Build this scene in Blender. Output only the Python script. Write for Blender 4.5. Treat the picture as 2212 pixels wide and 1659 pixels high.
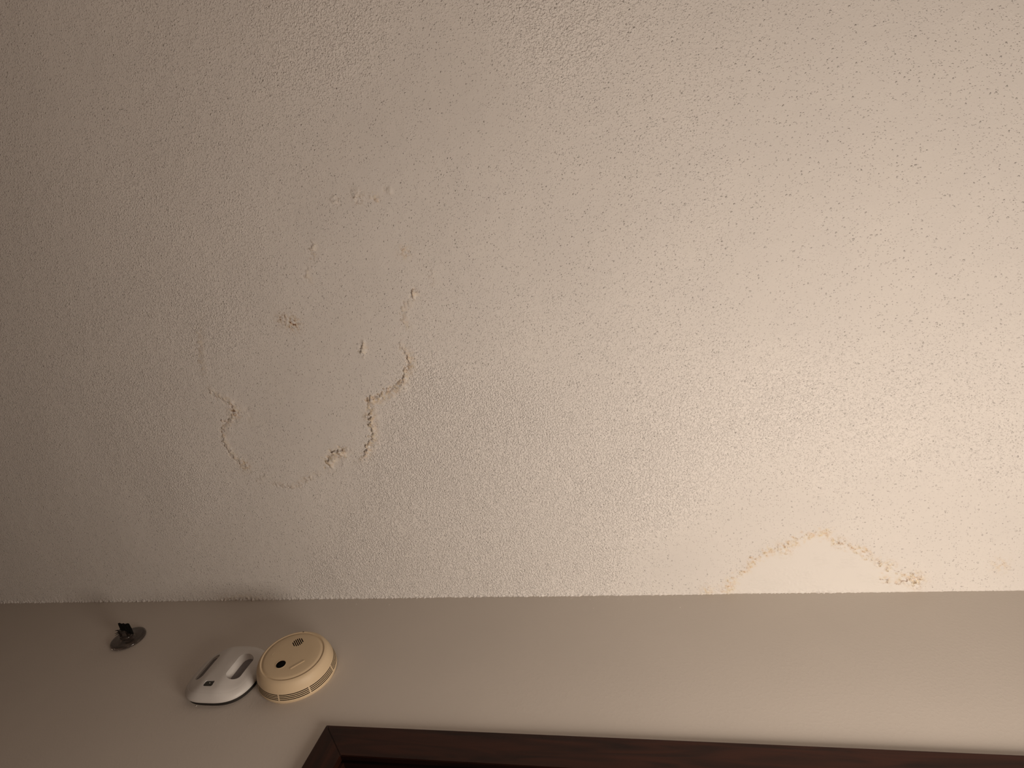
import bpy, bmesh, math, random
import numpy as np
from mathutils import Matrix, Vector

scene = bpy.context.scene
for o in list(bpy.data.objects):
    bpy.data.objects.remove(o, do_unlink=True)
COL = scene.collection

# ------------------------------------------------------------------ camera
cam_d = bpy.data.cameras.new('camera')
cam_d.sensor_width = 36.0
cam_d.lens = 1600.0 / 2212.0 * 36.0
cam_d.clip_start = 0.02
cam = bpy.data.objects.new('camera', cam_d)
COL.objects.link(cam)
# rows: world X, Y, Z expressed in (image right, image down, forward)
R = [(0.95261, -0.09508, -0.28896), (0.19152, 0.92545, 0.3269), (0.23634, -0.36675, 0.8998)]
cam.matrix_world = Matrix(((R[0][0], -R[0][1], -R[0][2], 0.0),
                           (R[1][0], -R[1][1], -R[1][2], -1.05),
                           (R[2][0], -R[2][1], -R[2][2], 1.0324),
                           (0, 0, 0, 1)))
scene.camera = cam

# ------------------------------------------------------------------ world, light, exposure
w = bpy.data.worlds.new('world')
scene.world = w
w.use_nodes = True
w.node_tree.nodes['Background'].inputs[0].default_value = (0.9, 0.8, 0.7, 1)
w.node_tree.nodes['Background'].inputs[1].default_value = 0.02

def lamp(name, loc, power, size, color):
    d = bpy.data.lights.new(name, 'POINT')
    d.energy = power
    d.shadow_soft_size = size
    d.color = color
    o = bpy.data.objects.new(name, d)
    o.location = loc
    COL.objects.link(o)
    return o
lamp('table_lamp_light', (0.32, -0.29, 1.21), 56.0, 0.26, (1.0, 0.855, 0.725))
lamp('fill_light', (-0.7, -1.8, 0.85), 10.0, 0.35, (1.0, 0.75, 0.58))  # added fill with no visible source, softens the wall shadows

vs = scene.view_settings
vs.view_transform = 'Standard'
vs.look = 'None'
vs.gamma = 1.0
vs.use_curve_mapping = False
vs.exposure = 0.0

CEIL = 2.44

# ------------------------------------------------------------------ helpers
def link(name, me, mats=None, parent=None, smooth=False):
    o = bpy.data.objects.new(name, me)
    COL.objects.link(o)
    if mats is not None:
        for m in (mats if isinstance(mats, (list, tuple)) else [mats]):
            me.materials.append(m)
    if parent is not None:
        o.parent = parent
    if smooth:
        for p in me.polygons:
            p.use_smooth = True
    return o

def from_bm(name, bm, mats=None, parent=None, smooth=False):
    bmesh.ops.recalc_face_normals(bm, faces=bm.faces)
    me = bpy.data.meshes.new(name)
    bm.to_mesh(me)
    bm.free()
    return link(name, me, mats, parent, smooth)

def box(bm, x0, x1, y0, y1, z0, z1):
    v = [bm.verts.new(p) for p in ((x0, y0, z0), (x1, y0, z0), (x1, y1, z0), (x0, y1, z0),
                                   (x0, y0, z1), (x1, y0, z1), (x1, y1, z1), (x0, y1, z1))]
    for f in ((0, 3, 2, 1), (4, 5, 6, 7), (0, 1, 5, 4), (1, 2, 6, 5), (2, 3, 7, 6), (3, 0, 4, 7)):
        bm.faces.new([v[i] for i in f])

def prism(bm, poly, f0, f1):
    """closed prism between two mappings of a 2-D polygon"""
    a = [bm.verts.new(f0(p)) for p in poly]
    b = [bm.verts.new(f1(p)) for p in poly]
    n = len(poly)
    bm.faces.new(a[::-1])
    bm.faces.new(b)
    for i in range(n):
        j = (i + 1) % n
        bm.faces.new((a[i], a[j], b[j], b[i]))

def struct(o):
    o['kind'] = 'structure'
    return o

def tag(o, label, cat, group=None):
    o['label'] = label
    o['category'] = cat
    if group:
        o['group'] = group
    return o

def empty_frame(name, origin, u, v, n):
    o = bpy.data.objects.new(name, None)
    o.empty_display_size = 0.05
    COL.objects.link(o)
    o.matrix_world = Matrix(((u[0], v[0], n[0], origin[0]), (u[1], v[1], n[1], origin[1]),
                             (u[2], v[2], n[2], origin[2]), (0, 0, 0, 1)))
    return o

def lathe(bm, prof, seg=96, cap_start=False, cap_end=False, close=False):
    rings = []
    for r, z in prof:
        if r < 1e-6:
            rings.append([bm.verts.new((0, 0, z))])
        else:
            rings.append([bm.verts.new((r * math.cos(2 * math.pi * i / seg), r * math.sin(2 * math.pi * i / seg), z))
                          for i in range(seg)])
    pairs = list(zip(rings[:-1], rings[1:]))
    if close:
        pairs.append((rings[-1], rings[0]))
    for a, b in pairs:
        for i in range(seg):
            j = (i + 1) % seg
            if len(a) == 1 and len(b) == 1:
                continue
            if len(a) == 1:
                bm.faces.new((a[0], b[i], b[j]))
            elif len(b) == 1:
                bm.faces.new((a[i], a[j], b[0]))
            else:
                bm.faces.new((a[i], a[j], b[j], b[i]))
    if cap_start and len(rings[0]) > 1:
        bm.faces.new(rings[0][::-1])
    if cap_end and len(rings[-1]) > 1:
        bm.faces.new(rings[-1])

def boolean_cut(bm_body, bm_cut, name):
    """body minus cutter, returns a mesh; both helper objects are removed again"""
    bmesh.ops.recalc_face_normals(bm_body, faces=bm_body.faces)
    bmesh.ops.recalc_face_normals(bm_cut, faces=bm_cut.faces)
    ma = bpy.data.meshes.new('a'); bm_body.to_mesh(ma); bm_body.free()
    mb = bpy.data.meshes.new('b'); bm_cut.to_mesh(mb); bm_cut.free()
    a = bpy.data.objects.new('a', ma); b = bpy.data.objects.new('b', mb)
    COL.objects.link(a); COL.objects.link(b)
    m = a.modifiers.new('cut', 'BOOLEAN')
    m.operation = 'DIFFERENCE'; m.solver = 'EXACT'; m.object = b
    dg = bpy.context.evaluated_depsgraph_get()
    me = bpy.data.meshes.new_from_object(a.evaluated_get(dg))
    me.name = name
    bpy.data.objects.remove(a); bpy.data.objects.remove(b)
    bpy.data.meshes.remove(ma); bpy.data.meshes.remove(mb)
    return me

def smooth_by_angle(me, ang=math.radians(32)):
    bm = bmesh.new(); bm.from_mesh(me)
    for f in bm.faces:
        f.smooth = True
    for e in bm.edges:
        if len(e.link_faces) == 2:
            e.smooth = e.calc_face_angle(0) < ang
    bm.to_mesh(me); bm.free()

# ------------------------------------------------------------------ materials
def mat(name):
    m = bpy.data.materials.new(name)
    m.use_nodes = True
    nt = m.node_tree
    return m, nt, nt.nodes['Principled BSDF']

def nd(nt, typ, **kw):
    n = nt.nodes.new(typ)
    for k, v in kw.items():
        if k.startswith('i_'):
            n.inputs[k[2:].replace('_', ' ')].default_value = v
        else:
            setattr(n, k, v)
    return n

def ramp(nt, src, lo, hi, smooth=True):
    n = nt.nodes.new('ShaderNodeMapRange')
    n.interpolation_type = 'SMOOTHSTEP' if smooth else 'LINEAR'
    n.inputs['From Min'].default_value = lo
    n.inputs['From Max'].default_value = hi
    nt.links.new(src, n.inputs['Value'])
    return n.outputs['Result']

def mth(nt, op, a, b=None, c=None):
    n = nt.nodes.new('ShaderNodeMath')
    n.operation = op
    for i, s in enumerate((a, b, c)):
        if s is None:
            continue
        if isinstance(s, (int, float)):
            n.inputs[i].default_value = s
        else:
            nt.links.new(s, n.inputs[i])
    return n.outputs[0]

def mixc(nt, fac, a, b):
    n = nt.nodes.new('ShaderNodeMix')
    n.data_type = 'RGBA'
    if isinstance(fac, (int, float)):
        n.inputs[0].default_value = fac
    else:
        nt.links.new(fac, n.inputs[0])
    for i, s in ((6, a), (7, b)):
        if isinstance(s, tuple):
            n.inputs[i].default_value = s
        else:
            nt.links.new(s, n.inputs[i])
    return n.outputs[2]

def simple(name, col, rough=0.5, noise_amt=0.06, noise_scale=60, bump=0.0, bump_scale=900, spec=0.4, coat=0.0):
    m, nt, b = mat(name)
    tc = nd(nt, 'ShaderNodeTexCoord')
    nz = nd(nt, 'ShaderNodeTexNoise'); nz.inputs['Scale'].default_value = noise_scale; nz.inputs['Detail'].default_value = 4
    nt.links.new(tc.outputs['Object'], nz.inputs['Vector'])
    lo = tuple(max(0, c * (1 - noise_amt)) for c in col) + (1,)
    hi = tuple(min(1, c * (1 + noise_amt)) for c in col) + (1,)
    nt.links.new(mixc(nt, nz.outputs['Fac'], lo, hi), b.inputs['Base Color'])
    b.inputs['Roughness'].default_value = rough
    b.inputs['Specular IOR Level'].default_value = spec
    b.inputs['Coat Weight'].default_value = coat
    if bump:
        n2 = nd(nt, 'ShaderNodeTexNoise'); n2.inputs['Scale'].default_value = bump_scale; n2.inputs['Detail'].default_value = 2
        nt.links.new(tc.outputs['Object'], n2.inputs['Vector'])
        bp = nd(nt, 'ShaderNodeBump'); bp.inputs['Strength'].default_value = 1; bp.inputs['Distance'].default_value = bump
        nt.links.new(n2.outputs['Fac'], bp.inputs['Height'])
        nt.links.new(bp.outputs['Normal'], b.inputs['Normal'])
    return m

# sprayed, painted ceiling plaster
def ceiling_material():
    m, nt, b = mat('ceiling_plaster')
    L = nt.links.new
    tc = nd(nt, 'ShaderNodeTexCoord')
    P = tc.outputs['Object']
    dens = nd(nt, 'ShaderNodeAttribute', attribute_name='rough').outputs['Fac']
    stain = nd(nt, 'ShaderNodeAttribute', attribute_name='stain').outputs['Fac']
    dirt_shade = nd(nt, 'ShaderNodeAttribute', attribute_name='dirt_shade').outputs['Fac']
    fresh = nd(nt, 'ShaderNodeAttribute', attribute_name='fresh').outputs['Fac']
    # warped coordinates, so that the grains get irregular outlines
    wn = nd(nt, 'ShaderNodeTexNoise'); wn.inputs['Scale'].default_value = 220; wn.inputs['Detail'].default_value = 1
    L(P, wn.inputs['Vector'])
    va = nd(nt, 'ShaderNodeVectorMath', operation='MULTIPLY_ADD')
    L(wn.outputs['Color'], va.inputs[0]); va.inputs[1].default_value = (0.0038, 0.0038, 0.0038); L(P, va.inputs[2])
    W = va.outputs[0]
    # closely packed grains
    g1 = nd(nt, 'ShaderNodeTexNoise'); g1.inputs['Scale'].default_value = 300; g1.inputs['Detail'].default_value = 2.0
    g1.inputs['Roughness'].default_value = 0.45
    L(W, g1.inputs['Vector'])
    lo = mth(nt, 'MULTIPLY_ADD', dens, -0.20, 0.58)
    n = nt.nodes.new('ShaderNodeMapRange'); n.interpolation_type = 'SMOOTHSTEP'
    L(g1.outputs['Fac'], n.inputs['Value']); L(lo, n.inputs['From Min']); L(mth(nt, 'ADD', lo, 0.34), n.inputs['From Max'])
    grain = n.outputs['Result']
    # single scattered grains
    def scatter(scale, r0, p0, pd):
        v = nd(nt, 'ShaderNodeTexVoronoi'); v.inputs['Scale'].default_value = scale; v.inputs['Randomness'].default_value = 1
        L(W, v.inputs['Vector'])
        sep = nd(nt, 'ShaderNodeSeparateColor'); L(v.outputs['Color'], sep.inputs[0])
        keep = mth(nt, 'LESS_THAN', sep.outputs[0], mth(nt, 'MULTIPLY_ADD', dens, pd, p0))
        rr = mth(nt, 'MULTIPLY_ADD', sep.outputs[1], r0, r0 * 0.6)
        d = mth(nt, 'SUBTRACT', 1.0, mth(nt, 'DIVIDE', v.outputs['Distance'], rr))
        hgt = mth(nt, 'MULTIPLY', ramp(nt, d, 0.0, 0.7), mth(nt, 'MULTIPLY_ADD', sep.outputs[2], 0.7, 0.3))
        return mth(nt, 'MULTIPLY', hgt, keep)
    s1 = scatter(140, 0.19, 0.25, 0.60)
    s2 = scatter(250, 0.26, 0.24, 0.80)
    s3 = scatter(400, 0.32, 0.08, 0.95)
    nofresh = mth(nt, 'MULTIPLY_ADD', fresh, -0.93, 1.0)
    h = mth(nt, 'MULTIPLY', grain, mth(nt, 'MULTIPLY_ADD', dens, 0.50, 0.10))
    h = mth(nt, 'ADD', h, mth(nt, 'MULTIPLY', s1, 0.80))
    h = mth(nt, 'ADD', h, mth(nt, 'MULTIPLY', s2, 0.60))
    h = mth(nt, 'ADD', h, mth(nt, 'MULTIPLY', s3, 0.35))
    h = mth(nt, 'ADD', h, mth(nt, 'MULTIPLY', mth(nt, 'MULTIPLY', dens, dens), mth(nt, 'MULTIPLY', g1.outputs['Fac'], 0.6)))
    h = mth(nt, 'MULTIPLY', h, nofresh)
    mpw = nd(nt, 'ShaderNodeMapping'); mpw.inputs['Scale'].default_value = (110, 330, 100); L(P, mpw.inputs['Vector'])
    nw = nd(nt, 'ShaderNodeTexNoise'); nw.inputs['Scale'].default_value = 1.0; nw.inputs['Detail'].default_value = 2; nw.inputs['Distortion'].default_value = 0.8
    L(mpw.outputs[0], nw.inputs['Vector'])
    nq = nd(nt, 'ShaderNodeTexNoise'); nq.inputs['Scale'].default_value = 22; nq.inputs['Detail'].default_value = 2; L(P, nq.inputs['Vector'])
    wrk = mth(nt, 'MULTIPLY', mth(nt, 'MULTIPLY', ramp(nt, nw.outputs['Fac'], 0.48, 0.66), ramp(nt, nq.outputs['Fac'], 0.50, 0.64)), mth(nt, 'MULTIPLY', fresh, 0.13))
    h = mth(nt, 'ADD', h, wrk)
    f = nd(nt, 'ShaderNodeTexNoise'); f.inputs['Scale'].default_value = 900; f.inputs['Detail'].default_value = 1
    L(P, f.inputs['Vector'])
    h = mth(nt, 'ADD', h, mth(nt, 'MULTIPLY', f.outputs['Fac'], 0.05))
    bp = nd(nt, 'ShaderNodeBump'); bp.inputs['Strength'].default_value = 1.0; bp.inputs['Distance'].default_value = BUMP
    L(h, bp.inputs['Height'])
    L(bp.outputs['Normal'], b.inputs['Normal'])
    # colour: old off-white paint, tan and brown water marks, cleaner repair patch
    c1 = nd(nt, 'ShaderNodeTexNoise'); c1.inputs['Scale'].default_value = 9; c1.inputs['Detail'].default_value = 3
    L(P, c1.inputs['Vector'])
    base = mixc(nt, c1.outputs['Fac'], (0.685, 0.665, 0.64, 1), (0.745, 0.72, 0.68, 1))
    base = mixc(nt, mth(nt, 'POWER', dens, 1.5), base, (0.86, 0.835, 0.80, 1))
    base = mixc(nt, fresh, base, (0.74, 0.72, 0.685, 1))
    c2 = nd(nt, 'ShaderNodeTexNoise'); c2.inputs['Scale'].default_value = 330; c2.inputs['Detail'].default_value = 3
    L(P, c2.inputs['Vector'])
    speck = ramp(nt, c2.outputs['Fac'], 0.42, 0.62)
    c3 = nd(nt, 'ShaderNodeTexNoise'); c3.inputs['Scale'].default_value = 70; c3.inputs['Detail'].default_value = 2
    L(P, c3.inputs['Vector'])
    tan = mixc(nt, ramp(nt, c3.outputs['Fac'], 0.38, 0.62), (0.68, 0.50, 0.31, 1), (0.72, 0.60, 0.38, 1))
    base = mixc(nt, mth(nt, 'MULTIPLY', stain, mth(nt, 'MULTIPLY_ADD', speck, 0.6, 0.4)), base, tan)
    base = mixc(nt, mth(nt, 'MULTIPLY', dirt_shade, mth(nt, 'MAXIMUM', speck, ramp(nt, dirt_shade, 0.55, 0.8))), base, (0.17, 0.075, 0.032, 1))  # brown dirt, with the shade of cracks put into the same colour
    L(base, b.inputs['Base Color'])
    b.inputs['Roughness'].default_value = 0.85
    b.inputs['Specular IOR Level'].default_value = 0.2
    return m
BUMP = 0.0020

def wall_material():
    m, nt, b = mat('wall_paint')
    L = nt.links.new
    tc = nd(nt, 'ShaderNodeTexCoord'); P = tc.outputs['Object']
    n1 = nd(nt, 'ShaderNodeTexNoise'); n1.inputs['Scale'].default_value = 5; n1.inputs['Detail'].default_value = 4
    L(P, n1.inputs['Vector'])
    L(mixc(nt, n1.outputs['Fac'], (0.61, 0.565, 0.515, 1), (0.66, 0.61, 0.555, 1)), b.inputs['Base Color'])
    n2 = nd(nt, 'ShaderNodeTexNoise'); n2.inputs['Scale'].default_value = 150; n2.inputs['Detail'].default_value = 2
    n3 = nd(nt, 'ShaderNodeTexNoise'); n3.inputs['Scale'].default_value = 14; n3.inputs['Detail'].default_value = 2
    L(P, n2.inputs['Vector']); L(P, n3.inputs['Vector'])
    h = mth(nt, 'ADD', mth(nt, 'MULTIPLY', ramp(nt, n2.outputs['Fac'], 0.45, 0.7), 0.12), mth(nt, 'MULTIPLY', n3.outputs['Fac'], 0.3))
    bp = nd(nt, 'ShaderNodeBump'); bp.inputs['Strength'].default_value = 1; bp.inputs['Distance'].default_value = 0.0006
    L(h, bp.inputs['Height']); L(bp.outputs['Normal'], b.inputs['Normal'])
    b.inputs['Roughness'].default_value = 0.6
    b.inputs['Specular IOR Level'].default_value = 0.3
    return m

def wood_material(name, dark, light, axis):
    m, nt, b = mat(name)
    L = nt.links.new
    tc = nd(nt, 'ShaderNodeTexCoord')
    mp = nd(nt, 'ShaderNodeMapping')
    mp.inputs['Scale'].default_value = (3, 30, 30) if axis == 'x' else (30, 30, 3)
    L(tc.outputs['Object'], mp.inputs['Vector'])
    n = nd(nt, 'ShaderNodeTexNoise'); n.inputs['Scale'].default_value = 1.6; n.inputs['Detail'].default_value = 6; n.inputs['Distortion'].default_value = 1.0
    L(mp.outputs[0], n.inputs['Vector'])
    L(mixc(nt, ramp(nt, n.outputs['Fac'], 0.3, 0.7), dark, light), b.inputs['Base Color'])
    b.inputs['Roughness'].default_value = 0.42
    b.inputs['Specular IOR Level'].default_value = 0.25
    bp = nd(nt, 'ShaderNodeBump'); bp.inputs['Strength'].default_value = 1; bp.inputs['Distance'].default_value = 0.0002
    L(n.outputs['Fac'], bp.inputs['Height']); L(bp.outputs['Normal'], b.inputs['Normal'])
    return m

M_CEIL = ceiling_material()
M_WALL = wall_material()
M_WOOD_SHADE = wood_material('underside_wood_shade', (0.0030, 0.0011, 0.0008, 1), (0.0065, 0.0020, 0.0012, 1), 'x')  # wood darkened so its colour carries the shade under the door head
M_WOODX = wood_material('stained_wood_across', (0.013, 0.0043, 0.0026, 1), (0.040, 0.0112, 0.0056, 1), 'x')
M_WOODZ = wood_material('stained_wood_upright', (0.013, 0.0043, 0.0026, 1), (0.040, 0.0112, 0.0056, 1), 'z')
M_WALL2 = simple('dark_wall_paint', (0.15, 0.12, 0.095), 0.7)  # unseen walls kept dark to hold down bounced light
M_FLOOR = simple('floor_boards', (0.10, 0.05, 0.03), 0.5, 0.3, 6)
M_BEIGE = simple('yellowed_plastic', (0.62, 0.49, 0.325), 0.5, 0.05, 25, 0.00012, 1500)
M_BEIGE_RIM = simple('shaded_plate_plastic', (0.20, 0.145, 0.09), 0.6, 0.15, 40)  # plate colour darkened, the shadow beneath the housing is put into it
M_DARK = simple('dark_interior', (0.016, 0.007, 0.006), 0.9, 0.2, 60, spec=0.1)
M_BLACK = simple('black_plastic', (0.004, 0.004, 0.004), 0.8, 0.2, 60, spec=0.08)
M_BLACKMATT = simple('black_tape', (0.008, 0.008, 0.007), 0.9, 0.3, 200, 0.0003, 700, spec=0.1)
M_WHITE = simple('white_plastic', (0.62, 0.60, 0.575), 0.45, 0.03, 30, 0.00008, 1600)
M_VENT = simple('grey_vent_gauze', (0.17, 0.155, 0.155), 0.8, 0.1, 400, 0.0002, 1200)
M_BACK = simple('dark_backplate', (0.02, 0.016, 0.013), 0.7, 0.1, 60)
M_LED = simple('smoked_lens', (0.018, 0.017, 0.012), 0.3, 0.3, 300)
M_GLINT = simple('light_guide', (0.5, 0.5, 0.47), 0.2)

def clear_material():
    m, nt, b = mat('smoky_clear_plastic')
    b.inputs['Base Color'].default_value = (0.30, 0.25, 0.225, 1)
    b.inputs['Roughness'].default_value = 0.13
    b.inputs['Transmission Weight'].default_value = 0.88
    b.inputs['IOR'].default_value = 1.47
    return m
M_CLEAR = clear_material()
M_SMOKY = simple('brown_smoky_plastic', (0.05, 0.035, 0.028), 0.2, 0.3, 200)
M_SMOKY.node_tree.nodes['Principled BSDF'].inputs['Transmission Weight'].default_value = 0.5

# ------------------------------------------------------------------ room shell
X0, X1, YF = -3.0, 2.3, -3.4
OX0, OX1, OZ = -0.7750, 0.790, 1.9515            # door opening
bm = bmesh.new()
box(bm, X0, OX0 - 0.012, 0.0, 0.12, 0, 2.52)
box(bm, OX1 + 0.012, X1, 0.0, 0.12, 0, 2.52)
box(bm, OX0 - 0.012, OX1 + 0.012, 0.0, 0.12, OZ + 0.012, 2.52)
bmesh.ops.remove_doubles(bm, verts=bm.verts, dist=1e-5)
wall_back = struct(from_bm('wall_back', bm, M_WALL))
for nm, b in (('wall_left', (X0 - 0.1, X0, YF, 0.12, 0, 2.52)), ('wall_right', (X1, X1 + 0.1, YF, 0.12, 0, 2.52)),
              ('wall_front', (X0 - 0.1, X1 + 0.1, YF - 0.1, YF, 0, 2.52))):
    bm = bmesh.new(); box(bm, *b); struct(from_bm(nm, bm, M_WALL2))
bm = bmesh.new(); box(bm, X0 - 0.1, X1 + 0.1, YF - 0.1, 0.9, -0.1, 0.0)
struct(from_bm('floor', bm, M_FLOOR))

# ------------------------------------------------------------------ ceiling with its relief
PATHS = {
    'lip_right': [(-0.68, -0.656), (-0.68, -0.645), (-0.669, -0.62), (-0.672, -0.606), (-0.684, -0.595), (-0.695, -0.573), (-0.721, -0.557), (-0.741, -0.551), (-0.766, -0.537), (-0.785, -0.541), (-0.794, -0.53), (-0.794, -0.506), (-0.797, -0.491), (-0.801, -0.466), (-0.805, -0.445), (-0.824, -0.424), (-0.831, -0.409), (-0.841, -0.399), (-0.863, -0.391)],
    'lip_lower': [(-0.877, -0.418), (-0.905, -0.416), (-0.919, -0.412), (-0.942, -0.391), (-0.941, -0.372)],
    'lip_left': [(-1.196, -0.61), (-1.187, -0.589), (-1.168, -0.574), (-1.148, -0.56), (-1.144, -0.544), (-1.157, -0.523), (-1.178, -0.516), (-1.198, -0.495), (-1.205, -0.464), (-1.197, -0.429), (-1.183, -0.408), (-1.174, -0.4), (-1.163, -0.382)],
    'crack_low_left': [(-1.117, -0.37), (-1.148, -0.353)],
    'crack_bottom': [(-1.113, -0.351), (-1.099, -0.338), (-1.079, -0.334), (-1.053, -0.328), (-1.036, -0.329), (-1.02, -0.342), (-0.986, -0.355), (-0.959, -0.361)],
    'arc': [(-1.118, -0.547), (-1.111, -0.53), (-1.121, -0.505)],
    'spot_a': [(-0.768, -0.669), (-0.77, -0.656), (-0.779, -0.646)],
    'spot_b': [(-0.615, -0.767), (-0.627, -0.756), (-0.626, -0.748)],
    'b_tail': [(-0.629, -0.749), (-0.652, -0.733), (-0.659, -0.708), (-0.652, -0.681)],
    'up_left': [(-0.817, -0.9), (-0.823, -0.877), (-0.831, -0.861)],
    'up_left2': [(-0.847, -0.85), (-0.854, -0.834), (-0.85, -0.813)],
    'up_edge': [(-0.751, -0.971), (-0.741, -0.964), (-0.729, -0.974)],
    'up_cluster': [(-0.703, -0.987), (-0.695, -0.974), (-0.689, -0.964)],
    'up_cluster2': [(-0.662, -0.963), (-0.654, -0.957), (-0.643, -0.96)],
    'up_cluster3': [(-0.622, -0.978), (-0.63, -0.967)],
    'right_line': [(-0.568, -0.803), (-0.575, -0.787), (-0.578, -0.767)],
    'brown': [(-0.942, -0.743), (-0.94, -0.728), (-0.928, -0.72), (-0.913, -0.729), (-0.908, -0.746)],
    'left_faint': [(-1.165, -0.755), (-1.171, -0.722), (-1.188, -0.684), (-1.195, -0.638)],
    'patch': [(-0.062, -0.013), (-0.043, -0.042), (-0.026, -0.053), (0.017, -0.101), (0.06, -0.115), (0.079, -0.121), (0.093, -0.134), (0.108, -0.142), (0.13, -0.147), (0.155, -0.145), (0.165, -0.124), (0.19, -0.112), (0.216, -0.101), (0.236, -0.078), (0.254, -0.07), (0.271, -0.056), (0.295, -0.045), (0.309, -0.034), (0.317, -0.022), (0.313, -0.009)],
    'pc1': [(0.244, -0.031), (0.253, -0.033), (0.26, -0.023)],
    'pc2': [(0.272, -0.02), (0.282, -0.024), (0.29, -0.029), (0.294, -0.032)],
    'pc3': [(0.212, -0.087), (0.222, -0.082), (0.227, -0.075)],
    'wallcrack': [(-1.403, -0.002), (-1.355, -0.004), (-1.316, -0.008), (-1.268, 0.0), (-1.212, 0.002)],
}
DENS =  [(-0.473, -0.465, 1), (-0.715, -0.37, 1), (-0.902, -0.127, 1), (-0.299, -0.284, 1), (-0.552, -0.077, 1), (-0.332, -0.071, 1), (-0.093, -0.379, 0.9), (0.088, -0.414, 0.8), (0.251, -0.351, 0.6), (0.446, -0.335, 0.5), (-0.242, -1.188, 0.75), (-0.672, -1.281, 0.75), (-0.974, -1.313, 0.5), (-1.259, -1.328, 0.4), (-1.478, -1.023, 0.55), (-1.232, -0.985, 0.65), (-1.001, -0.949, 0.6), (-1.708, -0.577, 0.6), (-1.423, -0.551, 0.75), (-1.365, -0.351, 0.8), (-1.136, -0.757, 0.75), (-0.104, -1.015, 0.4), (-0.043, -0.842, 0.3), (-0.535, -0.662, 0.4), (-0.336, -0.657, 0.45), (-1.043, -0.09, 1), (-1.101, -0.035, 1), (-0.629, -0.534, 1), (-0.672, -0.449, 1), (-0.772, -0.375, 1), (-0.208, -0.222, 1), (-0.152, -0.275, 0.9), (-0.436, -1.095, 0.12), (-0.598, -1.023, 0.15), (-0.801, -0.868, 0.3), (-0.696, -0.853, 0.2), (-0.955, -0.567, 0.15), (-0.932, -0.447, 0.15), (-0.774, -0.659, 0.15), (-0.573, -0.928, 0.2), (-0.203, -0.911, 0.25), (0.122, -0.934, 0.12), (0.335, -0.894, 0.12), (0.26, -0.669, 0.12), (0.404, -0.73, 0.15), (0.106, -0.691, 0.15), (-0.022, -0.156, 0.05), (-0.123, -0.101, 0.05), (-0.18, -0.043, 0.08), (0.41, -0.137, 0.05), (0.248, -0.219, 0.1), (-1.304, -0.141, 0.35), (-1.6, -0.15, 0.3), (-1.794, -0.079, 0.35), (-1.188, -0.066, 0.2), (-1.114, -0.203, 0.35), (-0.312, -0.796, 0.25), (-0.498, -0.824, 0.25), (-0.849, -0.522, 0.2), (-0.834, -0.611, 0.2), (-1.084, -0.52, 0.35), (0.117, -0.183, 0.05), (0.329, -0.14, 0.05), (-1.11, -0.134, 0.25), (-1.118, -0.425, 0.4), (-0.255, -0.019, 0.5), (0.167, -0.307, 0.5)]

GX0, GX1, GY0, GY1, STEP = -2.36, 0.74, -1.66, 0.006, 0.0022
nx = int(round((GX1 - GX0) / STEP)) + 1
ny = int(round((GY1 - GY0) / STEP)) + 1
xs = np.linspace(GX0, GX1, nx); ys = np.linspace(GY0, GY1, ny)
XX, YY = np.meshgrid(xs, ys)
rng = np.random.default_rng(7)

def band(wl, seed, sharp=1.0):
    """isotropic random field with features of about wl metres, zero mean, unit deviation"""
    r = np.random.default_rng(seed)
    F = np.fft.rfft2(r.standard_normal((ny, nx)))
    ky = np.fft.fftfreq(ny, STEP)[:, None]; kx = np.fft.rfftfreq(nx, STEP)[None, :]
    k = np.sqrt(kx * kx + ky * ky) * wl
    F *= np.exp(-0.5 * ((k - 1.0) / 0.45) ** 2) if sharp else np.exp(-0.5 * k * k)
    a = np.fft.irfft2(F, (ny, nx))
    return (a - a.mean()) / a.std()

n_big = band(0.35, 1, 0)
n_mid = band(0.05, 2)
n_s = band(0.014, 3)
n_f = band(0.0075, 4)
n_s2 = band(0.014, 9)
n_m2 = band(0.03, 12)

def window(pts, pad):
    p = np.array(pts)
    i0 = np.searchsorted(xs, p[:, 0].min() - pad); i1 = np.searchsorted(xs, p[:, 0].max() + pad)
    j0 = np.searchsorted(ys, p[:, 1].min() - pad); j1 = np.searchsorted(ys, p[:, 1].max() + pad)
    return slice(j0, max(j1, j0 + 1)), slice(i0, max(i1, i0 + 1))

def polyline(pts, pad=0.045, warp=0.0032):
    """signed distance (positive on the +x / left-of-travel side) inside a window"""
    sl = window(pts, pad)
    x = XX[sl] + warp * n_s[sl] + 0.25 * warp * n_f[sl]; y = YY[sl] + warp * n_s2[sl]
    best = np.full(x.shape, 9.0); sgn = np.ones(x.shape); tt = np.zeros(x.shape)
    p = np.array(pts); n = len(p) - 1
    for k in range(n):
        a, b = p[k], p[k + 1]; d = b - a; L2 = d @ d
        t = np.clip(((x - a[0]) * d[0] + (y - a[1]) * d[1]) / L2, 0, 1)
        qx = x - a[0] - t * d[0]; qy = y - a[1] - t * d[1]
        dd = np.hypot(qx, qy)
        s = np.sign(qx * d[1] - qy * d[0])
        m = dd < best
        best[m] = dd[m]; sgn[m] = s[m]; tt[m] = ((k + t) / n)[m]
    return sl, best, sgn, tt

height = 0.0007 * n_big + 0.00006 * n_mid          # metres the plaster hangs below the nominal ceiling
stain = np.zeros_like(XX); dirt_shade = np.zeros_like(XX); fresh = np.zeros_like(XX)

# how coarse the sprayed texture is, place by place
num = np.zeros_like(XX); den = np.zeros_like(XX) + 1e-9
for px, py, v in DENS:
    wgt = 1.0 / ((XX - px) ** 2 + (YY - py) ** 2 + 0.0006) ** 1.6
    num += wgt * v; den += wgt
rough = num / den
del num, den
rough = np.clip(rough + 0.035 * n_mid, 0, 1)

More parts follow.
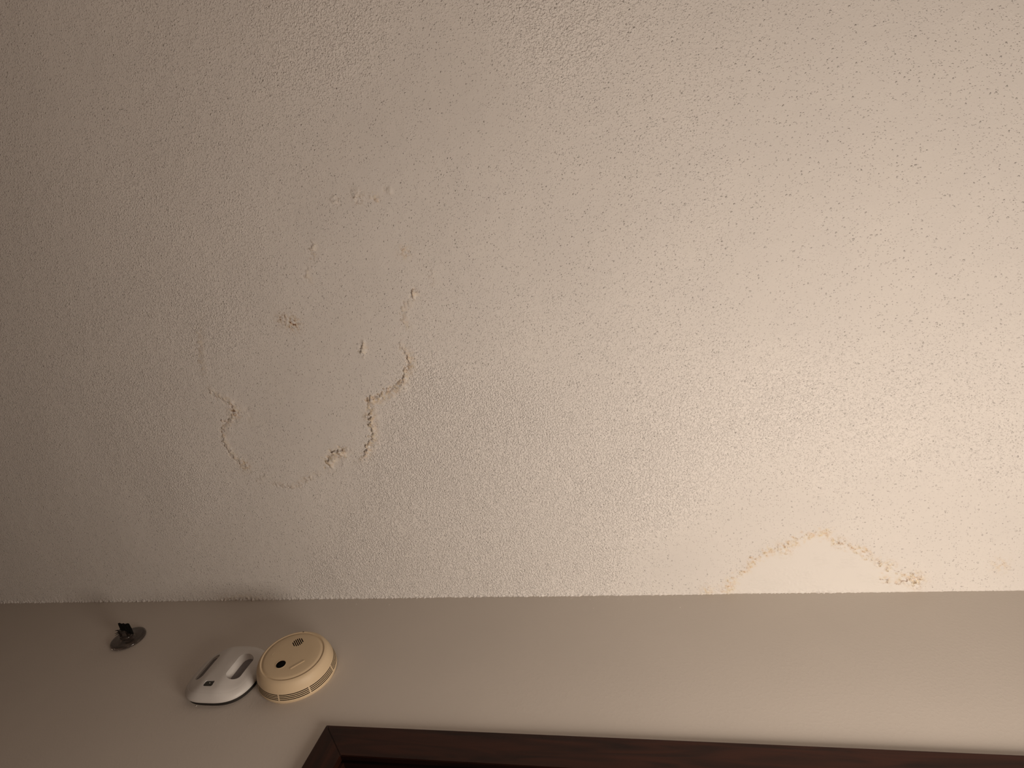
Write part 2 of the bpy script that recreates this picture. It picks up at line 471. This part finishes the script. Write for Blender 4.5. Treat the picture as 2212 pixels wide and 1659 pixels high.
def lip(name, h, wid, st=0.5, dk=0.5, edge=0.0016, stw=0.008):
    sl, d, s, t = polyline(PATHS[name])
    ends = np.clip(np.minimum(t, 1 - t) * 8 + 0.15, 0, 1)
    amp = h * np.clip(0.62 + 0.42 * n_m2[sl] + 0.12 * n_s[sl], 0.12, 1.35) * ends
    prof = np.where(s > 0, np.exp(-(d / wid) ** 1.3), np.exp(-(d / edge) ** 2))
    height[sl] += amp * prof * (1 + 0.07 * n_f[sl])
    inner = np.exp(-(d / 0.0022) ** 2) * (s < 0.5)
    height[sl] -= 0.5 * h * np.exp(-((d - 0.003) / 0.002) ** 2) * (s < 0) * ends
    stain[sl] = np.maximum(stain[sl], st * np.exp(-(np.where(s > 0, np.maximum(d - stw * 0.5, 0), d * 1.8) / stw) ** 2) * ends * np.clip(0.7 + 0.5 * n_s[sl], 0, 1))
    dirt_shade[sl] = np.maximum(dirt_shade[sl], dk * np.exp(-(np.where(s > 0, d / 0.0022, np.maximum(d - 0.001, 0) / 0.0026)) ** 2) * ends * np.clip(0.6 + 0.6 * n_f[sl], 0, 1))
    rough[sl] *= 1 - 0.6 * np.exp(-(d / (wid * 0.9)) ** 2) * (s > 0) * ends

lip('lip_right', 0.0042, 0.012, 0.75, 0.75, stw=0.010)
lip('lip_lower', 0.0055, 0.017, 0.8, 0.8, stw=0.013)
lip('lip_left', 0.0030, 0.010, 0.5, 0.7, stw=0.008)
lip('arc', -0.0012, 0.006, 0.1, 0.1)
lip('spot_a', 0.0046, 0.010, 0.5, 0.9)
lip('spot_b', 0.0044, 0.011, 0.6, 0.8)
lip('b_tail', 0.0016, 0.008, 0.35, 0.25)
lip('up_left', 0.0022, 0.009, 0.35, 0.5)
lip('up_left2', 0.0018, 0.008, 0.25, 0.35)
lip('up_edge', 0.0022, 0.010, 0.15, 0.35)
lip('up_cluster', 0.0025, 0.008, 0.15, 0.45)
lip('up_cluster2', 0.0022, 0.008, 0.5, 0.4)
lip('up_cluster3', 0.0020, 0.008, 0.2, 0.4)
lip('right_line', 0.0014, 0.006, 0.1, 0.2)
lip('left_faint', 0.0012, 0.010, 0.35, 0.2)
lip('crack_bottom', 0.0018, 0.008, 0.25, 0.45)
lip('crack_low_left', 0.0016, 0.006, 0.1, 0.6)
lip('wallcrack', 0.0018, 0.004, 0.3, 0.8)

def blotch(x, y, r, amp, st, dk, seedfield=n_s):
    sl = window([(x, y)], r * 3)
    g = np.exp(-((XX[sl] - x) ** 2 + (YY[sl] - y) ** 2) / r ** 2)
    height[sl] += amp * g * (0.4 + 0.8 * np.abs(seedfield[sl]) * 0.7 + 0.5 * n_f[sl])
    stain[sl] = np.maximum(stain[sl], st * g * np.clip(0.6 + 0.7 * seedfield[sl], 0, 1))
    dirt_shade[sl] = np.maximum(dirt_shade[sl], dk * g * np.clip(0.1 + 0.8 * n_f[sl] + 0.5 * seedfield[sl], 0, 1))
blotch(-0.922, -0.732, 0.018, 0.0007, 0.9, 1.0)
blotch(-0.942, -0.742, 0.016, 0.0005, 0.6, 1.0)
blotch(-1.146, -0.538, 0.015, 0.0012, 1.0, 1.0)
blotch(-1.170, -0.396, 0.015, 0.0007, 0.9, 0.8)
blotch(-0.800, -0.495, 0.015, 0.0012, 0.6, 0.8)
blotch(-0.620, -0.847, 0.012, 0.0006, 0.7, 0.35)
blotch(-0.690, -0.970, 0.016, 0.0010, 0.2, 0.5)

# scraped and skimmed repair beside the wall
poly = np.array(PATHS['patch'] + [(0.33, 0.05), (-0.09, 0.05)])
wx = XX + 0.003 * n_s; wy = YY + 0.003 * n_f
inside = np.zeros(XX.shape, bool)
for k in range(len(poly)):
    a = poly[k]; b = poly[(k + 1) % len(poly)]
    c = ((a[1] > wy) != (b[1] > wy)) & (wx < (b[0] - a[0]) * (wy - a[1]) / (b[1] - a[1] + 1e-12) + a[0])
    inside ^= c
fresh[inside] = 1.0
def soften(a, wl):
    F = np.fft.rfft2(a)
    ky = np.fft.fftfreq(ny, STEP)[:, None]; kx = np.fft.rfftfreq(nx, STEP)[None, :]
    F *= np.exp(-0.5 * (kx * kx + ky * ky) * (2 * math.pi * wl) ** 2)
    return np.fft.irfft2(F, (ny, nx))
fresh = np.clip(soften(fresh, 0.0022), 0, 1)
height -= 0.0011 * fresh
sl, d, s, t = polyline(PATHS['patch'], 0.04, 0.0045)
rim = np.exp(-(d / 0.0045) ** 2)
crumb = np.clip(n_s[sl] * 0.8 + n_mid[sl] * 0.5 + 0.2, 0, 2)
height[sl] += 0.0014 * rim * (0.3 + crumb) * (0.4 + 0.9 * np.clip(t, 0, 1)) * (1 + 0.35 * n_f[sl])
stain[sl] = np.maximum(stain[sl], np.exp(-(d / 0.0085) ** 2) * np.clip(0.40 + 0.5 * n_mid[sl] + 0.35 * n_s[sl], 0, 0.85))
dirt_shade[sl] = np.maximum(dirt_shade[sl], np.exp(-(d / 0.0040) ** 2) * np.clip(0.55 * n_f[sl] + 0.45 * n_s[sl] + 0.1, 0, 1) * 0.75)
lip('pc1', 0.0024, 0.005, 0.6, 0.9)
lip('pc2', 0.0030, 0.005, 0.6, 1.0)
def hairline(name, wid, dk, deep):
    sl, d, s, t = polyline(PATHS[name], 0.02, 0.0014)
    g_ = np.exp(-(d / wid) ** 2)
    height[sl] -= deep * g_
    dirt_shade[sl] = np.maximum(dirt_shade[sl], dk * g_)  # dark colour stands in for shade inside the crack
    rough[sl] *= 1 - 0.8 * np.exp(-(d / (2.5 * wid)) ** 2)
hairline('pc1', 0.0016, 0.85, 0.0008)
hairline('pc2', 0.0018, 0.95, 0.0010)
lip('pc3', 0.0014, 0.005, 0.6, 0.4)
blotch(0.308, -0.030, 0.016, 0.0035, 1.0, 0.7)
blotch(0.262, -0.066, 0.011, 0.0025, 0.9, 0.5)
blotch(0.243, -0.073, 0.008, 0.0030, 0.8, 0.9)
blotch(0.062, -0.112, 0.016, 0.0012, 0.8, 0.4)
blotch(0.170, -0.122, 0.012, 0.0012, 0.7, 0.8)
blotch(-0.060, -0.014, 0.013, 0.0016, 0.9, 0.3)
blotch(-0.105, -0.010, 0.013, 0.0016, 0.7, 0.3)
blotch(0.460, -0.060, 0.016, 0.0006, 0.5, 0.15)
# faint trowel wrinkles left in the repair
wr = fresh * np.exp(-((XX - 0.085) / 0.055) ** 2 - ((YY + 0.045) / 0.028) ** 2)
height += 0.0006 * wr * np.clip(n_f + 0.3 * n_s, -0.2, 2)

# crumbly grains where the ceiling meets the wall
edge = np.exp(YY.clip(max=0) / 0.0065)
ex = 0.30 + 0.55 * (1 / (1 + np.exp((XX + 0.15) / 0.12))) + 0.5 * np.exp(-((XX - 0.11) / 0.09) ** 2)
height += 0.0024 * edge * ex * np.clip(0.35 + 0.8 * n_f + 0.6 * n_s, -0.3, 2.2)
dirt_shade = np.maximum(dirt_shade, np.exp(YY.clip(max=0) / 0.003) * np.clip(0.35 * n_s + 0.2 * n_f - 0.05, 0, 0.5) * ex)
# real relief of the coarse spray texture, the grain in the material sits on top of it
height += 0.00005 * rough * (1 - fresh) * n_f
# fade to nothing at the outer rim of the modelled area
fade = np.clip((XX - GX0) / 0.05, 0, 1) * np.clip((GX1 - XX) / 0.05, 0, 1) * np.clip((YY - GY0) / 0.05, 0, 1)
height *= fade

co = np.empty((ny * nx, 3), np.float32)
co[:, 0] = XX.ravel(); co[:, 1] = YY.ravel(); co[:, 2] = CEIL - height.ravel()
ii = np.arange(nx * ny, dtype=np.int32).reshape(ny, nx)
quads = np.stack([ii[:-1, :-1], ii[1:, :-1], ii[1:, 1:], ii[:-1, 1:]], -1).reshape(-1, 4)
# plain surround up to the other walls
nv = nx * ny
ring = np.array([(X0, YF, CEIL), (X1, YF, CEIL), (X1, GY1, CEIL), (X0, GY1, CEIL),
                 (GX0, YF, CEIL), (GX1, YF, CEIL), (GX0, GY0, CEIL), (GX1, GY0, CEIL),
                 (GX0, GY1, CEIL), (GX1, GY1, CEIL)], np.float32)
rq = np.array([(0, 3, 8, 4), (5, 9, 2, 1), (4, 6, 7, 5)], np.int32) + nv
co = np.vstack([co, ring]); quads = np.vstack([quads, rq]).astype(np.int32)
me = bpy.data.meshes.new('ceiling')
me.vertices.add(len(co)); me.vertices.foreach_set('co', co.ravel())
me.loops.add(quads.size); me.loops.foreach_set('vertex_index', quads.ravel())
me.polygons.add(len(quads))
me.polygons.foreach_set('loop_start', np.arange(0, quads.size, 4, dtype=np.int32))
me.polygons.foreach_set('loop_total', np.full(len(quads), 4, np.int32))
me.polygons.foreach_set('use_smooth', np.ones(len(quads), bool))
me.update(calc_edges=True)
for nm, arr, dflt in (('rough', rough, 0.25), ('stain', stain, 0), ('dirt_shade', dirt_shade, 0), ('fresh', fresh, 0)):
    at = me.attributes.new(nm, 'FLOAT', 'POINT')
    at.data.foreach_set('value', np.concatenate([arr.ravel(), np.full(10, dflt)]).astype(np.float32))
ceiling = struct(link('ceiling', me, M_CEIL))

# ------------------------------------------------------------------ doorway: casing, jambs, doors
door = bpy.data.objects.new('door_1', None)
COL.objects.link(door); door.location = ((OX0 + OX1) / 2, 0, 0); struct(door)
def door_part(name, bm, m):
    o = from_bm(name, bm, m)
    o.parent = door
    o.matrix_parent_inverse = Matrix.Translation(door.location).inverted()
    return o
CW, T = 0.0665, 0.012
OW = 0.0701
A, B, Z1 = OX0 - CW, OX1 + CW, OZ + OW
def casing(poly):
    bm = bmesh.new()
    prism(bm, poly, lambda p: (p[0], -0.0004, p[1]), lambda p: (p[0], -T, p[1]))
    bmesh.ops.recalc_face_normals(bm, faces=bm.faces)
    bmesh.ops.bevel(bm, geom=[e for e in bm.edges if all(abs(v.co.y + T) < 1e-5 for v in e.verts)],
                    offset=0.0012, segments=2, affect='EDGES')
    return bm
g = 0.0003
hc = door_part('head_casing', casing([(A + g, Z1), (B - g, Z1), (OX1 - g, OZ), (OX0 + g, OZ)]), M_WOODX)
hc.data.materials.append(M_WOOD_SHADE)                      # its lower edge has the shade under the head painted in
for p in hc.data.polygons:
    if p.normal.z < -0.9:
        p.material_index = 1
door_part('side_casing', casing([(A, Z1 - g), (OX0, OZ - g), (OX0, 0.0), (A, 0.0)]), M_WOODZ)
door_part('side_casing', casing([(B, Z1 - g), (B, 0.0), (OX1, 0.0), (OX1, OZ - g)]), M_WOODZ)
for x0, x1 in ((OX0 - 0.0115, OX0 + 0.006), (OX1 - 0.006, OX1 + 0.0115)):
    bm = bmesh.new(); box(bm, x0, x1, 0.0, 0.119, 0, OZ - 0.006)
    door_part('side_jamb', bm, M_WOODZ)
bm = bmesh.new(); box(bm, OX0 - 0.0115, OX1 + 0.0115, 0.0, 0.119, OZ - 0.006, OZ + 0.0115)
door_part('head_jamb', bm, M_WOOD_SHADE)
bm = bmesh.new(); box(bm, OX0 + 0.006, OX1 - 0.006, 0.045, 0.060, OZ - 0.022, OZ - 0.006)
door_part('door_stop', bm, M_WOOD_SHADE)
mid = (OX0 + OX1) / 2
for x0, x1 in ((OX0 + 0.009, mid - 0.002), (mid + 0.002, OX1 - 0.009)):
    bm = bmesh.new()
    box(bm, x0, x1, 0.062, 0.097, 0.008, OZ - 0.010)
    door_part('door_leaf', bm, M_WOODZ)

# ------------------------------------------------------------------ round beige smoke detector
u = Vector((0.99675957, 0.0804385, 0.0)); v = Vector((0.00640981, -0.07942769, 0.99682002)); n = Vector((0.0801827, -0.9935899, -0.07968591))
det = empty_frame('smoke_detector', (-0.9937, 0.0, 2.1713), u, v, n)
tag(det, 'round yellowed beige smoke detector with louvred sides, right of the white alarm', 'smoke detector')

SEG = 160
outer = [(0.0835, 0.0065), (0.0868, 0.0075), (0.0878, 0.0105), (0.0876, 0.0150), (0.0858, 0.0240), (0.0838, 0.0335),
         (0.0822, 0.0400), (0.0800, 0.0460), (0.0770, 0.0515), (0.0738, 0.0548), (0.0705, 0.0562), (0.0685, 0.0558),
         (0.0672, 0.0546), (0.0658, 0.0552), (0.0640, 0.0566), (0.0600, 0.0574), (0.0450, 0.0580), (0.0250, 0.0584), (0.0, 0.0585)]
inner = [(0.0, 0.0560), (0.0600, 0.0548), (0.0700, 0.0530), (0.0745, 0.0500), (0.0775, 0.0450), (0.0800, 0.0380), (0.0835, 0.0240), (0.0850, 0.0120), (0.0848, 0.0090), (0.0825, 0.0090)]
bm = bmesh.new()
lathe(bm, outer + inner, SEG, close=True)
bmesh.ops.remove_doubles(bm, verts=bm.verts, dist=1e-7)
cut = bmesh.new()
for k in range(8):                                   # side louvres
    a0 = math.radians(3 + 45 * k + 1.0); a1 = math.radians(3 + 45 * (k + 1) - 1.0)
    for row in range(4):
        zc = 0.0178 + row * 0.0039
        rings = []
        nseg = 18
        for i in range(nseg + 1):
            a = a0 + (a1 - a0) * i / nseg
            rings.append([cut.verts.new((r * math.cos(a), r * math.sin(a), z)) for r, z in
                          ((0.080, zc - 0.0010), (0.091, zc - 0.0010), (0.091, zc + 0.0010), (0.080, zc + 0.0010))])
        for p, q in zip(rings[:-1], rings[1:]):
            for i in range(4):
                j = (i + 1) % 4
                cut.faces.new((p[i], p[j], q[j], q[i]))
        cut.faces.new(rings[0]); cut.faces.new(rings[-1][::-1])
def add_cyl(bm, cx, cy, r, z0, z1, seg=28):
    poly = [(cx + r * math.cos(2 * math.pi * i / seg), cy + r * math.sin(2 * math.pi * i / seg)) for i in range(seg)]
    prism(bm, poly, lambda p: (p[0], p[1], z0), lambda p: (p[0], p[1], z1))
def stadium(cx, cy, hl, hw, ang, seg=8):
    ca, sa = math.cos(ang), math.sin(ang)
    pts = []
    for s in (1, -1):
        for i in range(seg + 1):
            t = -math.pi / 2 + math.pi * i / seg
            x = s * (hl - hw) + s * hw * math.cos(t); y = s * hw * math.sin(t)
            pts.append((cx + x * ca - y * sa, cy + x * sa + y * ca))
    return pts
add_cyl(cut, -0.0122, -0.0285, 0.0107, 0.045, 0.065, 40)        # test button opening
add_cyl(cut, -0.0103, 0.0708, 0.0019, 0.045, 0.065, 14)         # small hole in the rim
gx, gy, gr = -0.0055, 0.0368, 0.0128
for k in range(6):                                              # sounder grille slots
    o_ = (k - 2.5) * 0.0040
    hl = math.sqrt(max(gr ** 2 - o_ ** 2, 1e-8)) - 0.0006
    prism(cut, stadium(gx + o_ * 0.7071, gy + o_ * 0.7071, max(hl, 0.003), 0.00115, math.radians(-45)),
          lambda p: (p[0], p[1], 0.045), lambda p: (p[0], p[1], 0.065))
me = boolean_cut(bm, cut, 'housing')
smooth_by_angle(me)
ho = link('housing', me, [M_BEIGE, M_DARK], det)
def depth_below(r, z):
    best = 9.0
    for (r0, z0), (r1, z1) in zip(outer[:-1], outer[1:]):
        dr, dz = r1 - r0, z1 - z0
        t = max(0, min(1, ((r - r0) * dr + (z - z0) * dz) / (dr * dr + dz * dz)))
        best = min(best, math.hypot(r - r0 - t * dr, z - z0 - t * dz))
    return best
for p in me.polygons:
    c_ = p.center
    p.material_index = 1 if depth_below(math.hypot(c_.x, c_.y), c_.z) > 0.0004 and c_.z > 0.0095 else 0  # slot and hole walls coloured dark, recess shade painted onto the plastic

bm = bmesh.new(); lathe(bm, [(0.0, 0.0115), (0.0842, 0.0122), (0.0828, 0.0240), (0.0795, 0.0370), (0.0768, 0.0445), (0.0738, 0.0492), (0.0695, 0.0524), (0.0600, 0.0542), (0.0, 0.0552)], 96)
from_bm('dark_liner', bm, M_DARK, det)  # dark liner set close behind the slots so they look black
bm = bmesh.new(); lathe(bm, [(0.0, -0.0045), (0.0835, -0.0045), (0.0838, 0.0060), (0.0820, 0.0080), (0.0, 0.0085)], 96)
from_bm('mounting_plate', bm, M_BEIGE_RIM, det)
bm = bmesh.new(); lathe(bm, [(0.0, 0.0555), (0.0100, 0.0555), (0.0102, 0.0566), (0.0096, 0.0572), (0.0, 0.0573)], 40)
o = from_bm('test_button', bm, M_BLACK, det, True); o.location = (-0.0122, -0.0285, 0)
bm = bmesh.new(); lathe(bm, [(0.0109, 0.0578), (0.0110, 0.0588), (0.0116, 0.0589), (0.0119, 0.0578)], 48)
o = from_bm('button_bezel', bm, M_BEIGE, det, True); o.location = (-0.0122, -0.0285, 0)
bm = bmesh.new()
prism(bm, stadium(0.0262, -0.0252, 0.0172, 0.0022, math.radians(50)), lambda p: (p[0], p[1], 0.0560), lambda p: (p[0], p[1], 0.0592))
bmesh.ops.recalc_face_normals(bm, faces=bm.faces)
bmesh.ops.bevel(bm, geom=[e for e in bm.edges if all(x.co.z > 0.059 for x in e.verts)], offset=0.0007, segments=2, affect='EDGES')
from_bm('finger_ridge', bm, M_BEIGE, det)
bm = bmesh.new(); lathe(bm, [(0.0068, 0.0575), (0.0070, 0.05815), (0.0076, 0.05815), (0.0078, 0.0575)], 40)
o = from_bm('embossed_ring', bm, M_BEIGE, det, True); o.location = (-0.0405, -0.003, 0)

# ------------------------------------------------------------------ white rounded-square alarm
U, V, N = (1, 0, 0), (0, 0, 1), (0, -1, 0)
wa = empty_frame('wall_alarm', (-1.164, 0.0, 2.1515), U, V, N)
tag(wa, 'white rounded-square wall alarm with two upright slots, left of the round beige detector', 'alarm')
HX, HY, EXP = 0.0840, 0.0832, 3.0
def sup(t, k, e=EXP):
    c_, s_ = math.cos(t), math.sin(t)
    return (HX * k * math.copysign(abs(c_) ** (2 / e), c_), HY * k * math.copysign(abs(s_) ** (2 / e), s_))
def sup_loft(bm, prof, seg=120):
    rings = []
    for k, z in prof:
        if k < 1e-6:
            rings.append([bm.verts.new((0, 0, z))])
        else:
            rings.append([bm.verts.new((*sup(2 * math.pi * (i + 0.5) / seg, k), z)) for i in range(seg)])
    for v_ in bm.verts:                                # the flanks fall away from the raised middle
        if v_.co.z > 0.0125:
            q = min(1, max(0, (abs(v_.co.x) - 0.018) / 0.05)); q = q * q * (3 - 2 * q)
            v_.co.z = 0.0125 + (v_.co.z - 0.0125) * (1 - 0.36 * q)
    for a, b in zip(rings[:-1], rings[1:]):
        for i in range(seg):
            j = (i + 1) % seg
            if len(a) == 1: bm.faces.new((a[0], b[i], b[j]))
            elif len(b) == 1: bm.faces.new((a[i], a[j], b[0]))
            else: bm.faces.new((a[i], a[j], b[j], b[i]))
bm = bmesh.new()
sup_loft(bm, [(0, 0.0085), (0.96, 0.0085), (0.995, 0.0098), (1.0, 0.0120), (0.994, 0.0165), (0.972, 0.0215), (0.935, 0.0262),
              (0.892, 0.0296), (0.886, 0.02955), (0.880, 0.0302), (0.80, 0.0336), (0.75, 0.0348), (0.70, 0.0358), (0.62, 0.0370), (0.55, 0.0376), (0.45, 0.0383), (0.35, 0.0388), (0.2, 0.0392), (0, 0.0394)])
cut = bmesh.new()
for s in (1, -1):
    if s > 0:
        top = stadium(0.0385, 0.004, 0.0400, 0.0165, math.pi / 2, 12)
        bot = stadium(0.0415, 0.002, 0.0365, 0.0130, math.pi / 2, 12)
        zt, zm, zf = 0.050, 0.0325, 0.0235
    else:
        top = stadium(-0.0500, 0.004, 0.0400, 0.0110, math.pi / 2, 12)
        bot = stadium(-0.0505, 0.003, 0.0385, 0.0100, math.pi / 2, 12)
        zt, zm, zf = 0.050, 0.0290, 0.0225
    a = [cut.verts.new((p[0] - s * 0.0015, p[1], zt)) for p in top]
    a2 = [cut.verts.new((p[0], p[1], zm)) for p in top]
    b = [cut.verts.new((p[0], p[1], zf)) for p in bot]
    cut.faces.new(a); cut.faces.new(b[::-1])
    m_ = len(a)
    for r0, r1 in ((a, a2), (a2, b)):
        for i in range(m_):
            j = (i + 1) % m_
            cut.faces.new((r0[i], r0[j], r1[j], r1[i]))
def rrect(cx, cy, hx, hy, r, seg=5):
    pts = []
    for sx, sy, a0 in ((1, 1, 0), (-1, 1, 90), (-1, -1, 180), (1, -1, 270)):
        for i in range(seg + 1):
            a = math.radians(a0 + 90 * i / seg)
            pts.append((cx + sx * (hx - r) + r * math.cos(a), cy + sy * (hy - r) + r * math.sin(a)))
    return pts
BX, BY = -0.0040, -0.0525
prism(cut, rrect(BX, BY, 0.0118, 0.0072, 0.0035), lambda p: (p[0], p[1], 0.028), lambda p: (p[0], p[1], 0.050))
me = boolean_cut(bm, cut, 'cover')
smooth_by_angle(me, math.radians(28))
link('cover', me, M_WHITE, wa)
bm = bmesh.new(); sup_loft(bm, [(0, 0.0), (0.955, 0.0), (0.955, 0.0088), (0, 0.0088)], 96)
from_bm('backplate', bm, M_BACK, wa)
for vx, vy, vl, vw, vz in ((0.0415, 0.002, 0.0363, 0.0128, 0.0232), (-0.0505, 0.003, 0.0383, 0.0098, 0.0222)):
    bm = bmesh.new()
    prism(bm, stadium(vx, vy, vl, vw, math.pi / 2, 10), lambda p: (p[0], p[1], vz), lambda p: (p[0], p[1], vz + 0.001))
    from_bm('vent', bm, M_VENT, wa)
bm = bmesh.new()
prism(bm, rrect(BX, BY, 0.0115, 0.0069, 0.0033), lambda p: (p[0], p[1], 0.0279), lambda p: (p[0], p[1], 0.0362))
bmesh.ops.recalc_face_normals(bm, faces=bm.faces)
bmesh.ops.bevel(bm, geom=[e for e in bm.edges if all(x.co.z > 0.035 for x in e.verts)], offset=0.0010, segments=2, affect='EDGES')
btn = from_bm('test_button', bm, M_LED, wa)
bm = bmesh.new(); lathe(bm, [(0.0, 0.0360), (0.0013, 0.0360), (0.0010, 0.0368), (0.0, 0.0370)], 16)
o = from_bm('indicator_light', bm, M_GLINT, btn, True); o.location = (BX + 0.0015, BY + 0.001, 0)

# ------------------------------------------------------------------ suction cup hook
sc = empty_frame('suction_cup_hook', (-1.563, 0.0, 2.281), U, V, N)
tag(sc, 'clear plastic suction cup hook with frayed black tape tab, left of the white alarm', 'hook')
bm = bmesh.new()
lathe(bm, [(0.0, 0.0002), (0.034, 0.0002), (0.0425, 0.0006), (0.0438, 0.0030), (0.0434, 0.0062), (0.0405, 0.0078), (0.034, 0.0086),
           (0.024, 0.0092), (0.018, 0.0112), (0.0150, 0.0125), (0.0, 0.0125)], 72)
from_bm('suction_disc', bm, M_CLEAR, sc, True)
bm = bmesh.new()
lathe(bm, [(0.0, 0.0125), (0.0165, 0.0125), (0.0172, 0.0145), (0.0165, 0.0165), (0.0110, 0.0172), (0.0095, 0.0185), (0.0095, 0.0265),
           (0.0118, 0.0285), (0.0118, 0.0325), (0.0105, 0.0340), (0.0, 0.0340)], 40)
from_bm('stem', bm, M_CLEAR, sc, True)
bm = bmesh.new()
for s in (1, -1):                                     # the two uprights of the moulded hook
    box(bm, s * 0.0120 - 0.0028, s * 0.0120 + 0.0028, -0.008, 0.006, 0.0115, 0.0335)
box(bm, -0.0165, 0.0165, -0.007, -0.003, 0.0150, 0.0185)
bmesh.ops.bevel(bm, geom=list(bm.edges), offset=0.0009, segments=2, affect='EDGES')
from_bm('bracket', bm, M_SMOKY, sc)
# black tape folded over the stem, standing up from it
bm = bmesh.new()
rows = []
for j in range(6):                                    # stands straight out from the wall
    t = j / 5
    row = []
    for i in range(9):
        q = i / 8
        x0 = -0.0110 + 0.0110 * t; x1 = 0.0300 + 0.0070 * t
        row.append((x0 + (x1 - x0) * q, -0.0035 - 0.0050 * t - 0.0020 * q - 0.0012 * math.sin(q * 3.1) + 0.0008 * math.sin(i * 2.3 + j),
                    0.0275 + 0.0315 * t - 0.0050 * q * (1 - t) + (0.0007 * math.sin(i * 2.1) if j == 5 else 0)))
    rows.append(row)
fv = [[bm.verts.new(p) for p in r] for r in rows]
bv = [[bm.verts.new((p[0], p[1] + 0.0012, p[2])) for p in r] for r in rows]
for j in range(len(rows) - 1):
    for i in range(8):
        bm.faces.new((fv[j][i], fv[j][i + 1], fv[j + 1][i + 1], fv[j + 1][i]))
        bm.faces.new((bv[j][i], bv[j + 1][i], bv[j + 1][i + 1], bv[j][i + 1]))
for j in range(len(rows) - 1):
    bm.faces.new((fv[j][0], fv[j + 1][0], bv[j + 1][0], bv[j][0]))
    bm.faces.new((fv[j][8], bv[j][8], bv[j + 1][8], fv[j + 1][8]))
for i in range(8):
    bm.faces.new((fv[0][i], bv[0][i], bv[0][i + 1], fv[0][i + 1]))
    bm.faces.new((fv[-1][i], fv[-1][i + 1], bv[-1][i + 1], bv[-1][i]))
tape = from_bm('tape_tab', bm, M_BLACKMATT, sc)
random.seed(4)
strands = [((-0.008, -0.003, 0.031), (-0.026, -0.004, 0.032), 0.0017), ((-0.009, -0.005, 0.029), (-0.022, -0.012, 0.028), 0.0014),
           ((-0.007, -0.006, 0.028), (-0.018, -0.017, 0.026), 0.0012), ((-0.004, -0.005, 0.028), (-0.010, -0.014, 0.025), 0.0011),
           ((0.022, -0.004, 0.028), (0.030, -0.014, 0.026), 0.0014), ((0.014, -0.005, 0.029), (0.016, -0.013, 0.026), 0.0012),
           ((0.004, -0.006, 0.030), (0.002, -0.011, 0.026), 0.0010)]
bm = bmesh.new()
for a, b, r in strands:
    a, b = Vector(a), Vector(b); d = (b - a).normalized()
    s1 = d.orthogonal().normalized(); s2 = d.cross(s1)
    pr = []
    for t, k in ((0, 1), (0.5, 0.9), (1, 0.25)):
        c_ = a.lerp(b, t) + Vector((0, 0, 0.001 * math.sin(t * 3.1)))
        pr.append([bm.verts.new(c_ + (s1 * math.cos(w_) + s2 * math.sin(w_)) * r * k) for w_ in [i * math.pi / 3 for i in range(6)]])
    for p, q in zip(pr[:-1], pr[1:]):
        for i in range(6):
            bm.faces.new((p[i], p[(i + 1) % 6], q[(i + 1) % 6], q[i]))
    bm.faces.new(pr[0][::-1]); bm.faces.new(pr[-1])
fr = from_bm('frayed_strands', bm, M_BLACKMATT, tape)
fr['kind'] = 'stuff'

# ------------------------------------------------------------------ specks of spray texture and paint on the wall
bm = bmesh.new()
random.seed(11)
def speck(x, z, sx, sz, ang):
    seg = 7
    top = bm.verts.new((x, -0.0010, z))
    rg = []
    for i in range(seg):
        a = 2 * math.pi * i / seg; k = random.uniform(0.7, 1.2)
        dx, dz = sx * k * math.cos(a), sz * k * math.sin(a)
        rg.append(bm.verts.new((x + dx * math.cos(ang) - dz * math.sin(ang), 0.0002, z + dx * math.sin(ang) + dz * math.cos(ang))))
    for i in range(seg):
        bm.faces.new((top, rg[i], rg[(i + 1) % seg]))
speck(-1.194, 2.0696, 0.0016, 0.0024, -0.5)
for i in range(26):
    x = random.choice([random.gauss(-0.86, 0.10), random.gauss(-0.35, 0.10), random.uniform(-1.3, 0.4)])
    speck(x, 2.44 - abs(random.gauss(0, 0.018)) - 0.004, random.uniform(0.0006, 0.0016), random.uniform(0.0006, 0.0012), random.uniform(-1, 1))
sp = from_bm('plaster_specks', bm, M_CEIL_SPECK if 'M_CEIL_SPECK' in globals() else simple('plaster_speck', (0.72, 0.69, 0.64), 0.8), wall_back)
sp['kind'] = 'stuff'
